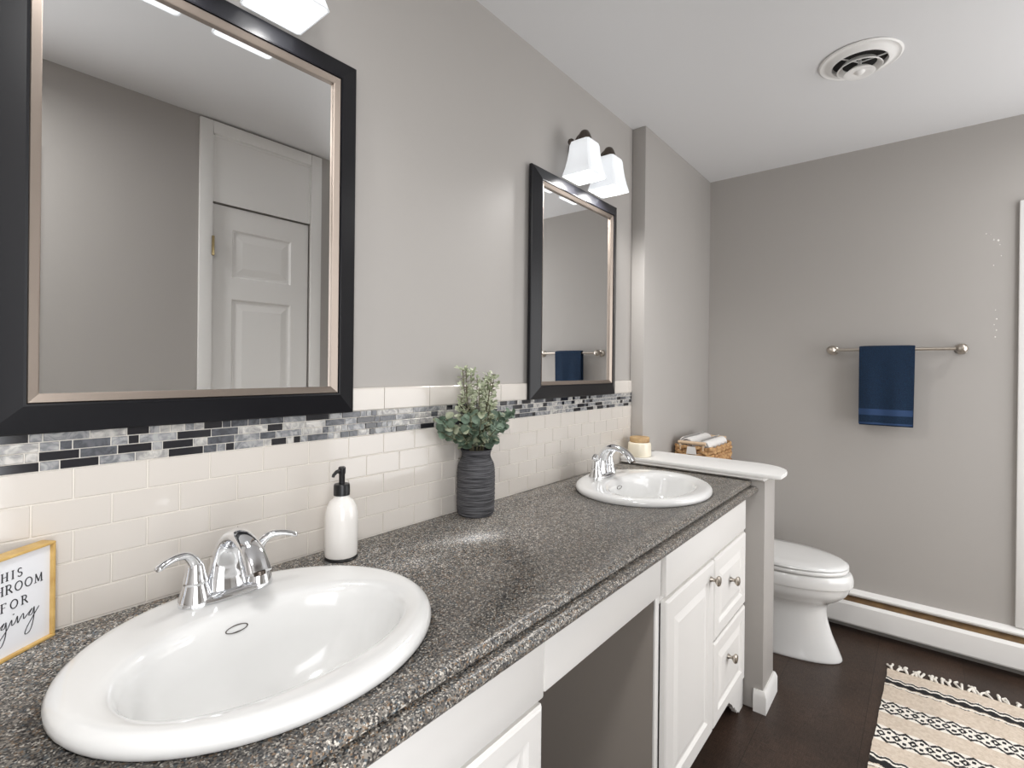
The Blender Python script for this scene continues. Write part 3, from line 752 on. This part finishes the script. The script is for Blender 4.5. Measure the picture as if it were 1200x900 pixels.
# ------------------------------------------------------------------ basket on the toilet tank
bx0, bx1, by0, by1, bz0, bz1 = 2.54, 2.865, -.272, -.086, .786, .925
t = thing('wicker_basket', 'woven brown basket with pale rod handles standing behind the white ledge', 'basket', ((bx0+bx1)/2, (by0+by1)/2, bz0))
def rrect(x0, x1, y0, y1, k, n=5):
    out = []
    for cx_, cy_, a0 in ((x1-k, y1-k, 0), (x0+k, y1-k, 90), (x0+k, y0+k, 180), (x1-k, y0+k, 270)):
        for i in range(n+1):
            a = math.radians(a0+90*i/n); out.append(Vector((cx_+k*math.cos(a), cy_+k*math.sin(a), 0)))
    return out
bm = nb(); base_loop = rrect(bx0, bx1, by0, by1, .025)
def resample(loop, n):
    P = loop+[loop[0]]; ds = [0]
    for a, b in zip(P, P[1:]): ds.append(ds[-1]+(b-a).length)
    out = []
    for i in range(n):
        s = ds[-1]*i/n; j = max(k for k in range(len(ds)) if ds[k] <= s+1e-9); j = min(j, len(P)-2)
        out.append(P[j].lerp(P[j+1], (s-ds[j])/max(1e-9, ds[j+1]-ds[j])))
    return out
loopN = resample(base_loop, 120); ctr = Vector(((bx0+bx1)/2, (by0+by1)/2, 0))
rows = 8
for r in range(rows):
    zc_ = bz0+.010+(bz1-bz0-.018)*r/(rows-1); path = []
    for i, p in enumerate(loopN):
        nrm = (p-loopN[i-3]).cross(Vector((0, 0, 1))).normalized()
        wv = math.sin(2*math.pi*i/8+math.pi*(r % 2)); path.append(p-ctr*0+nrm*.006*wv+Vector((0, 0, zc_+.004*math.cos(2*math.pi*i/8+r))))
    R_ = []
    for i, p in enumerate(path):
        tn = (path[(i+1) % 120]-path[i-1]).normalized(); u = tn.cross(Vector((0, 0, 1))).normalized(); v_ = tn.cross(u)
        R_.append([p+u*.006*math.cos(a)+v_*.0095*math.sin(a) for a in [k*math.pi/4 for k in range(8)]])
    R_.append(R_[0]); loft(bm, R_, False, False)
box(bm, bx0+.008, bx1-.008, by0+.008, by1-.008, bz0+.002, bz0+.010)
obj('woven_body', bm, M['wicker'], t)
for xh in (bx0-.004, bx1+.0):
    bm = nb(); yy0, yy1 = by0+.03, by1-.02
    tube(bm, [(xh, yy0, bz1+.018), (xh, yy1, bz1+.018)], .0085, 12)
    for yk in (yy0+.012, yy1-.012): tube(bm, [(xh, yk, bz1-.02), (xh, yk, bz1+.018)], .005, 8)
    obj('handle', bm, M['rod'], t)
bm = nb(); P = [(bx0-.0105, -.20+.0, .888), (bx0-.0105, -.15, .888), (bx0-.0105, -.155, .925), (bx0-.0105, -.195, .925)]
loft(bm, [P, [(x-.003, y, z) for x, y, z in P]]); obj('white_tag', bm, M['white_cloth'], t)
def towel_roll(x0, x1, y, z, r, label, yaw_=0):
    bm = nb(); n = 110; sec = []
    turns = 3.2
    # spiral cross-section seen from the end
    inner, outer = [], []
    for i in range(n+1):
        a = 2*math.pi*turns*i/n; rr_ = .006+(r-.006)*i/n
        outer.append((rr_*math.cos(a), rr_*math.sin(a))); inner.append(((rr_-.005)*math.cos(a), (rr_-.005)*math.sin(a)))
    sec = outer+inner[::-1]
    for s in range(n):
        o0, o1, i0, i1 = outer[s], outer[s+1], inner[s], inner[s+1]
        for xa_, flip in ((x0, 0), (x1, 1)):
            q = [bm.verts.new((xa_, y+p[0], z+p[1])) for p in (o0, o1, i1, i0)]; bm.faces.new(q if flip else q[::-1])
        q = [bm.verts.new((xx_, y+p[0], z+p[1])) for xx_, p in ((x0, o0), (x0, o1), (x1, o1), (x1, o0))]; bm.faces.new(q)
    bmesh.ops.remove_doubles(bm, verts=bm.verts, dist=1e-5)
    o = obj('rolled_towel', bm, M['white_cloth'], recalc=True, ang=50); tag(o, label, 'towel', 'white towels in the basket'); return o
towel_roll(2.556, 2.845, -.224, .925, .036, 'rolled white towel on top in the basket, front one nearest the room')
towel_roll(2.556, 2.850, -.139, .932, .040, 'rolled white towel on top in the basket, back one nearest the wall')
towel_roll(2.556, 2.845, -.182, .850, .040, 'rolled white towel lowest in the basket under the other two')

# ------------------------------------------------------------------ towel bar and towel
BX, BZ = 3.043, 1.418
t = thing('towel_bar', 'brushed nickel towel bar with round ends on the far wall', 'towel bar', (XF, -.96, BZ))
bm = nb(); tube(bm, [(BX, -.715, BZ), (BX, -1.195, BZ)], .0075, 18); obj('bar', bm, M['nickel'], t)
for yk in (-.705, -1.205):
    bm = nb()
    prof_ = [(.0245, 0), (.0245, .004), (.019, .009), (.0095, .013), (.009, .042), (.013, .046), (.0195, .053), (.0225, .064), (.0205, .076), (.014, .084), (.005, .088)]
    lathe(bm, 0, 0, prof_, 28)
    bmesh.ops.rotate(bm, verts=bm.verts, cent=(0, 0, 0), matrix=Matrix.Rotation(-math.pi/2, 3, 'Y')); bmesh.ops.translate(bm, verts=bm.verts, vec=(XF-.0002, yk, BZ))
    obj('post', bm, M['nickel'], t)
t = thing('hand_towel', 'folded navy blue hand towel hanging over the towel bar', 'towel', (BX, -.933, BZ))
y0_, y1_ = -1.040, -.823
bm = nb(); N = 26
def cl(side, zbot, off, n=20):   # path in x,z
    return None
front = [(BX-.0125, 1.056+(BZ-1.056)*i/24) for i in range(25)]
arc_ = [(BX-.0125*math.cos(a), BZ+.0125*math.sin(a)) for a in [math.pi*i/10 for i in range(1, 10)]]
back = [(BX+.0125, BZ-(BZ-1.046)*i/24) for i in range(25)]
path = front+arc_+back
def wob(x, z, f, yy): 
    d = max(0, BZ-z); return x+.004*math.sin(yy*60+f)*min(1, d*4)*.8
th = .0045
rings = []
for j in range(N+1):
    f = j/N; ring = []
    outer_, inner_ = [], []
    for i, (x, z) in enumerate(path):
        if i < 25: nx, nz = -1, 0
        elif i < 25+9: a = math.pi*(i-24)/10; nx, nz = -math.cos(a), math.sin(a)
        else: nx, nz = 1, 0
        yy = y0_+(y1_-y0_)*f+(.006*(1-2*f))*0
        yy += (BZ-z)*.018*(1-f)*(1 if i < 34 else .6)    # hem slightly narrower at the right
        puff = th+.002*(1-abs(2*f-1)**6)
        outer_.append((wob(x+nx*puff, z, 0, yy), yy, z+nz*puff)); inner_.append((wob(x-nx*.002, z, 0, yy), yy, z-nz*.002))
    rings.append(outer_+inner_[::-1])
loft(bm, rings); obj('terry_cloth', bm, M['navy'], t, ang=60)
for (za, zb2) in ((1.098, 1.128), (1.054, 1.062)):
    bm = nb(); rings = []
    for j in range(N+1):
        f = j/N; yy0 = y0_+(y1_-y0_)*f
        ys = [yy0+(BZ-z)*.018*(1-f) for z in (za, zb2)]; puff = th+.002*(1-abs(2*f-1)**6)+.0012
        X_ = BX-.0125-puff
        rings.append([(wob(X_, za, 0, ys[0]), ys[0], za), (wob(X_, zb2, 0, ys[1]), ys[1], zb2), (wob(X_+.003, zb2, 0, ys[1]), ys[1], zb2), (wob(X_+.003, za, 0, ys[0]), ys[0], za)])
    loft(bm, rings); obj('woven_band', bm, M['navy_band'], t, ang=60)

# ------------------------------------------------------------------ ceiling vent
ex, ey = 2.205, -.885
t = thing('ceiling_vent', 'round white ceiling vent with stepped rings', 'vent', (ex, ey, ZC))
bm = nb(); lathe(bm, ex, ey, [(.088, ZC-.0005), (.125, ZC-.0005), (.128, ZC-.004), (.122, ZC-.008), (.115, ZC-.006), (.104, ZC-.008), (.094, ZC-.018), (.086, ZC-.019), (.083, ZC-.014), (.085, ZC-.001)], 64, False, False); obj('outer_flange', bm, M['trim'], t, ang=40)
bm = nb(); lathe(bm, ex, ey, [(.084, ZC-.0008), (.084, ZC-.0028)], 48); obj('dark_duct', bm, M['gap'], t)
bm = nb(); lathe(bm, ex, ey, [(.054, ZC-.014), (.066, ZC-.029), (.070, ZC-.033), (.069, ZC-.035), (.065, ZC-.034), (.052, ZC-.018), (.054, ZC-.014)], 56, False, False); obj('inner_ring', bm, M['trim'], t)
bm = nb(); lathe(bm, ex, ey, [(.006, ZC-.003), (.006, ZC-.026), (.030, ZC-.034), (.047, ZC-.048), (.048, ZC-.050), (.043, ZC-.051), (.018, ZC-.046), (.011, ZC-.053), (.004, ZC-.055)], 48); obj('center_cone', bm, M['trim'], t)
bm = nb()
for k in range(3):
    a = k*2*math.pi/3+.4; tube(bm, [(ex+.004*math.cos(a), ey+.004*math.sin(a), ZC-.012), (ex+.085*math.cos(a), ey+.085*math.sin(a), ZC-.012)], .0025, 8)
obj('spoke', bm, M['trim'], t)

# ------------------------------------------------------------------ framed sign
ang = math.atan2(.046, .067)
t = thing('framed_sign', 'small square white sign in a gold wooden box frame leaning by the near sink', 'sign', (.1645, -.0265, ZK+.0005))
S_ = .149; Dp = .024
def sbox(bm, a0, a1, b0, b1, z0, z1, bev=0): box(bm, a0, a1, b0, b1, z0, z1, bev)   # local: x along width (0 right edge), y depth backwards, z up
def sobj(name, bm, m, parent):
    bmesh.ops.recalc_face_normals(bm, faces=bm.faces); me = bpy.data.meshes.new(name); bm.to_mesh(me); bm.free(); me.materials.append(m)
    o = bpy.data.objects.new(name, me); C.objects.link(o); o.parent = parent; return o
bm = nb(); fr = .0042
box(bm, -S_, 0, 0, Dp, 0, fr, .001); box(bm, -S_, 0, 0, Dp, S_-fr, S_, .001); box(bm, -S_, -S_+fr, 0, Dp, fr, S_-fr, .001); box(bm, -fr, 0, 0, Dp, fr, S_-fr, .001)
sobj('box_frame', bm, M['gold'], t)
bm = nb(); box(bm, -S_+fr, -fr, .006, .011, fr, S_-fr); brd = sobj('sign_board', bm, M['paper'], t)
# lettering made of strokes: (x0,z0,x1,z1,width)
def arcs(cx_, cz_, rx, rz, a0, a1, n=10): return [(cx_+rx*math.cos(math.radians(a0+(a1-a0)*i/n)), cz_+rz*math.sin(math.radians(a0+(a1-a0)*i/n))) for i in range(n+1)]
SER = lambda x, z: [(x-.13, z), (x+.13, z)]
G = {   # strokes: (points, thick)
 'T': (.72, [([(.36, 0), (.36, 1)], 1), ([(.02, 1), (.70, 1)], 0), (SER(.36, 0), 0), ([(.02, 1), (.02, .86)], 0), ([(.70, 1), (.70, .86)], 0)]),
 'H': (.82, [([(.14, 0), (.14, 1)], 1), ([(.68, 0), (.68, 1)], 1), ([(.14, .52), (.68, .52)], 0)]+[(SER(a, b), 0) for a in (.14, .68) for b in (0, 1)]),
 'I': (.34, [([(.17, 0), (.17, 1)], 1), (SER(.17, 0), 0), (SER(.17, 1), 0)]),
 'S': (.60, [(arcs(.3, .75, .22, .25, 40, 270, 12)+arcs(.3, .25, .24, .25, 90, -150, 14), .6)]),
 'B': (.70, [([(.14, 0), (.14, 1)], 1), ([(.02, 1)]+arcs(.35, .76, .22, .24, 90, -90)+[(.14, .52)], .5), (arcs(.36, .26, .27, .26, 90, -90)+[(.02, 0)], .5)]),
 'A': (.84, [([(.10, 0), (.42, 1)], 0), ([(.42, 1), (.74, 0)], 1), ([(.22, .36), (.62, .36)], 0), (SER(.10, 0), 0), (SER(.74, 0), 0)]),
 'R': (.78, [([(.14, 0), (.14, 1)], 1), ([(.02, 1)]+arcs(.35, .75, .23, .25, 90, -90)+[(.14, .5)], .5), ([(.36, .5), (.72, 0)], 1), (SER(.14, 0), 0)]),
 'O': (.92, [(arcs(.46, .5, .38, .5, 0, 360, 24), .7)]),
 'M': (1.0, [([(.14, 0), (.18, 1)], 0), ([(.18, 1), (.50, .12)], 1), ([(.50, .12), (.82, 1)], 0), ([(.82, 1), (.86, 0)], 1), (SER(.14, 0), 0), (SER(.86, 0), 0)]),
 'F': (.66, [([(.14, 0), (.14, 1)], 1), ([(.02, 1), (.58, 1), (.58, .86)], 0), ([(.14, .52), (.48, .52)], 0), (SER(.14, 0), 0)]),
}
def stroke(bm, pts, w_, y=.0052, y1=.0059):
    for (xa_, za_), (xb_, zb_2) in zip(pts, pts[1:]):
        d = Vector((xb_-xa_, zb_2-za_)); L = d.length
        if L < 1e-7: continue
        d /= L; nn = Vector((-d.y, d.x))*w_/2; e = d*w_*.25
        q = [(xa_-e.x+nn.x, za_-e.y+nn.y), (xb_+e.x+nn.x, zb_2+e.y+nn.y), (xb_+e.x-nn.x, zb_2+e.y-nn.y), (xa_-e.x-nn.x, za_-e.y-nn.y)]
        loft(bm, [[(a, y1, b) for a, b in q], [(a, y, b) for a, b in q]])
def text(bm, s, cx_, z0, h, track=.16):
    W = sum((G[c][0] if c != ' ' else .35)+track for c in s)-track; x = cx_-W*h/2
    for c in s:
        if c == ' ': x += (.35+track)*h; continue
        for pts, k in G[c][1]: stroke(bm, [(x+p[0]*h, z0+p[1]*h) for p in pts], .0006+.0009*k)
        x += (G[c][0]+track)*h
bm = nb(); cxs = -S_/2
text(bm, 'THIS', cxs+.008, .1125, .0120, .34); text(bm, 'BATHROOM', cxs+.008, .0930, .0128, .18); text(bm, 'IS FOR', cxs+.004, .0690, .0125, .34)
# handwritten word: singing
scr = [(-.112, .044), (-.106, .052), (-.103, .057), (-.101, .049), (-.106, .043), (-.101, .044), (-.096, .052), (-.0955, .045), (-.091, .047), (-.088, .053), (-.0875, .044), (-.084, .051), (-.0805, .053), (-.080, .045), (-.075, .049), (-.070, .053), (-.074, .046), (-.0695, .046), (-.0675, .053), (-.068, .035), (-.073, .022), (-.080, .020), (-.077, .029), (-.066, .042), (-.060, .053), (-.0595, .045), (-.055, .048), (-.052, .055), (-.0515, .045), (-.047, .052), (-.0435, .055), (-.043, .047), (-.038, .051), (-.031, .057), (-.036, .049), (-.031, .049), (-.028, .058), (-.029, .040), (-.034, .025), (-.041, .023), (-.039, .031), (-.028, .047), (-.021, .056)]
stroke(bm, smoothpath(scr, 5), .0008)
for q in ((-.0945, .058), (-.058, .060)): stroke(bm, [(q[0], q[1]), (q[0]+.0012, q[1]+.0006)], .0011)
sobj('lettering', bm, M['ink'], brd)
t.rotation_euler = (0, 0, ang)

# ------------------------------------------------------------------ rug
RX0, RX1, RY0, RY1 = 1.38, 2.785, -1.572, -.952
t = thing('woven_rug', 'cream woven rug with black zigzag bands and fringed end on the dark floor', 'rug', ((RX0+RX1)/2, (RY0+RY1)/2, 0))
nx_, ny_ = 400, 176
dx_ = (RX1-RX0)/nx_; dy_ = (RY1-RY0)/ny_
random.seed(3)
edge = [0]*(nx_+1); e_ = 0
for i in range(nx_+1):
    e_ = e_*.95+random.uniform(-.0007, .0007); edge[i] = e_
def rugz(x, y): return .006+.0012*math.sin(x*23+y*9)+.0008*math.sin(y*41-x*13)
verts = []; 
for i in range(nx_+1):
    for j in range(ny_+1):
        x = RX0+i*dx_; y = RY0+j*dy_
        sk = .010*math.sin((x-RX0)*3.0)
        verts.append((x+.004*math.sin(y*14), y+edge[i]*(1 if j > ny_/2 else -1)+(sk if j > ny_/2 else -sk)*abs(2*j/ny_-1), rugz(x, y)))
BW = [2.665, 2.095, 1.51]; BXX = [2.462, 2.272, 1.90, 1.705]
def rug_mi(x, y):
    for c in BW:
        u = x-c
        if abs(u) < .05:
            ph = 2*math.pi*y/.042; wv = .0055*math.sin(ph); dd = abs(((y/.042+.25) % 1)-.5)*2
            if abs(u-.030-wv) < .0055: return 2
            if abs(u-.019-wv) < .0055: return 1
            if u < .014+wv and u > -.014-.010*(1-dd)+.002: return 2
            if abs(u+.024+.007*(1-dd)) < .0045: return 1
            if abs(u+.031+.007*(1-dd)) < .0020 and dd < .75: return 2
            if abs(u-.038-wv) < .002: return 1
    for c in BXX:
        u = x-c; h = .048; p = .045
        if abs(u) < h:
            a = (y/p) % 1-.5; b = u/h
            r = abs(a)*2+abs(b)*1.6                    # diamond on the cell centre
            if r < .24: return 1
            if r < .66: return 2
            if r < .86: return 1
            q = abs(abs(b)-(.48+.5*abs(a)*1.6))         # arms of the crosses
            if q < .13: return 2
            a2 = (y/p+.5) % 1-.5
            if abs(abs(b)-.35) < .15 and abs(a2) < .13: return 2
            if abs(b) < .93: return 1
            return 1 if abs(a) < .3 else 0
    return 0
faces = []; mis = []
for i in range(nx_):
    for j in range(ny_):
        a = i*(ny_+1)+j; faces.append((a, a+ny_+1, a+ny_+2, a+1))
        mis.append(rug_mi(RX0+(i+.5)*dx_, RY0+(j+.5)*dy_))
# skirt down to the floor
nv = len(verts); loop = [i*(ny_+1) for i in range(nx_+1)]+[nx_*(ny_+1)+j for j in range(1, ny_+1)]+[i*(ny_+1)+ny_ for i in range(nx_-1, -1, -1)]+[j for j in range(ny_-1, 0, -1)]
for k in loop: verts.append((verts[k][0], verts[k][1], .0006))
for k in range(len(loop)):
    k2 = (k+1) % len(loop); faces.append((loop[k], nv+k, nv+k2, loop[k2])); mis.append(0)
v0 = t.location
me = bpy.data.meshes.new('woven_field'); me.from_pydata([(a-v0.x, b-v0.y, c-v0.z) for a, b, c in verts], [], faces)
for mm in ('rug_base', 'rug_white', 'rug_black'): me.materials.append(M[mm])
me.polygons.foreach_set('material_index', mis); me.update()
o = bpy.data.objects.new('woven_field', me); C.objects.link(o); o.parent = t
bmA = nb(); bmB = nb(); y = RY0+.01; random.seed(8)
while y < RY1:
    for side, xe, bm in ((1, RX1, bmA), (-1, RX0, bmB)):
        xe2 = xe+.004*math.sin(y*14)
        for q in range(2):
            L = random.uniform(.03, .06); sw = random.uniform(-.025, .025)
            P = smoothpath([(xe2-side*.004, y, .006), (xe2+side*L*.35, y+sw*.5+.004*q, .006+random.uniform(0, .004)), (xe2+side*L*.75, y+sw, .005), (xe2+side*L, y+sw*random.uniform(.2, 1.3), .0035)], 4)
            tube(bm, P, [.0042]*(len(P)-1)+[.0050], 7)
    y += random.choice([.013, .018, .024, .036])
obj('fringe', bmB, M['rug_white'], t); obj('fringe', bmA, M['rug_white'], t)
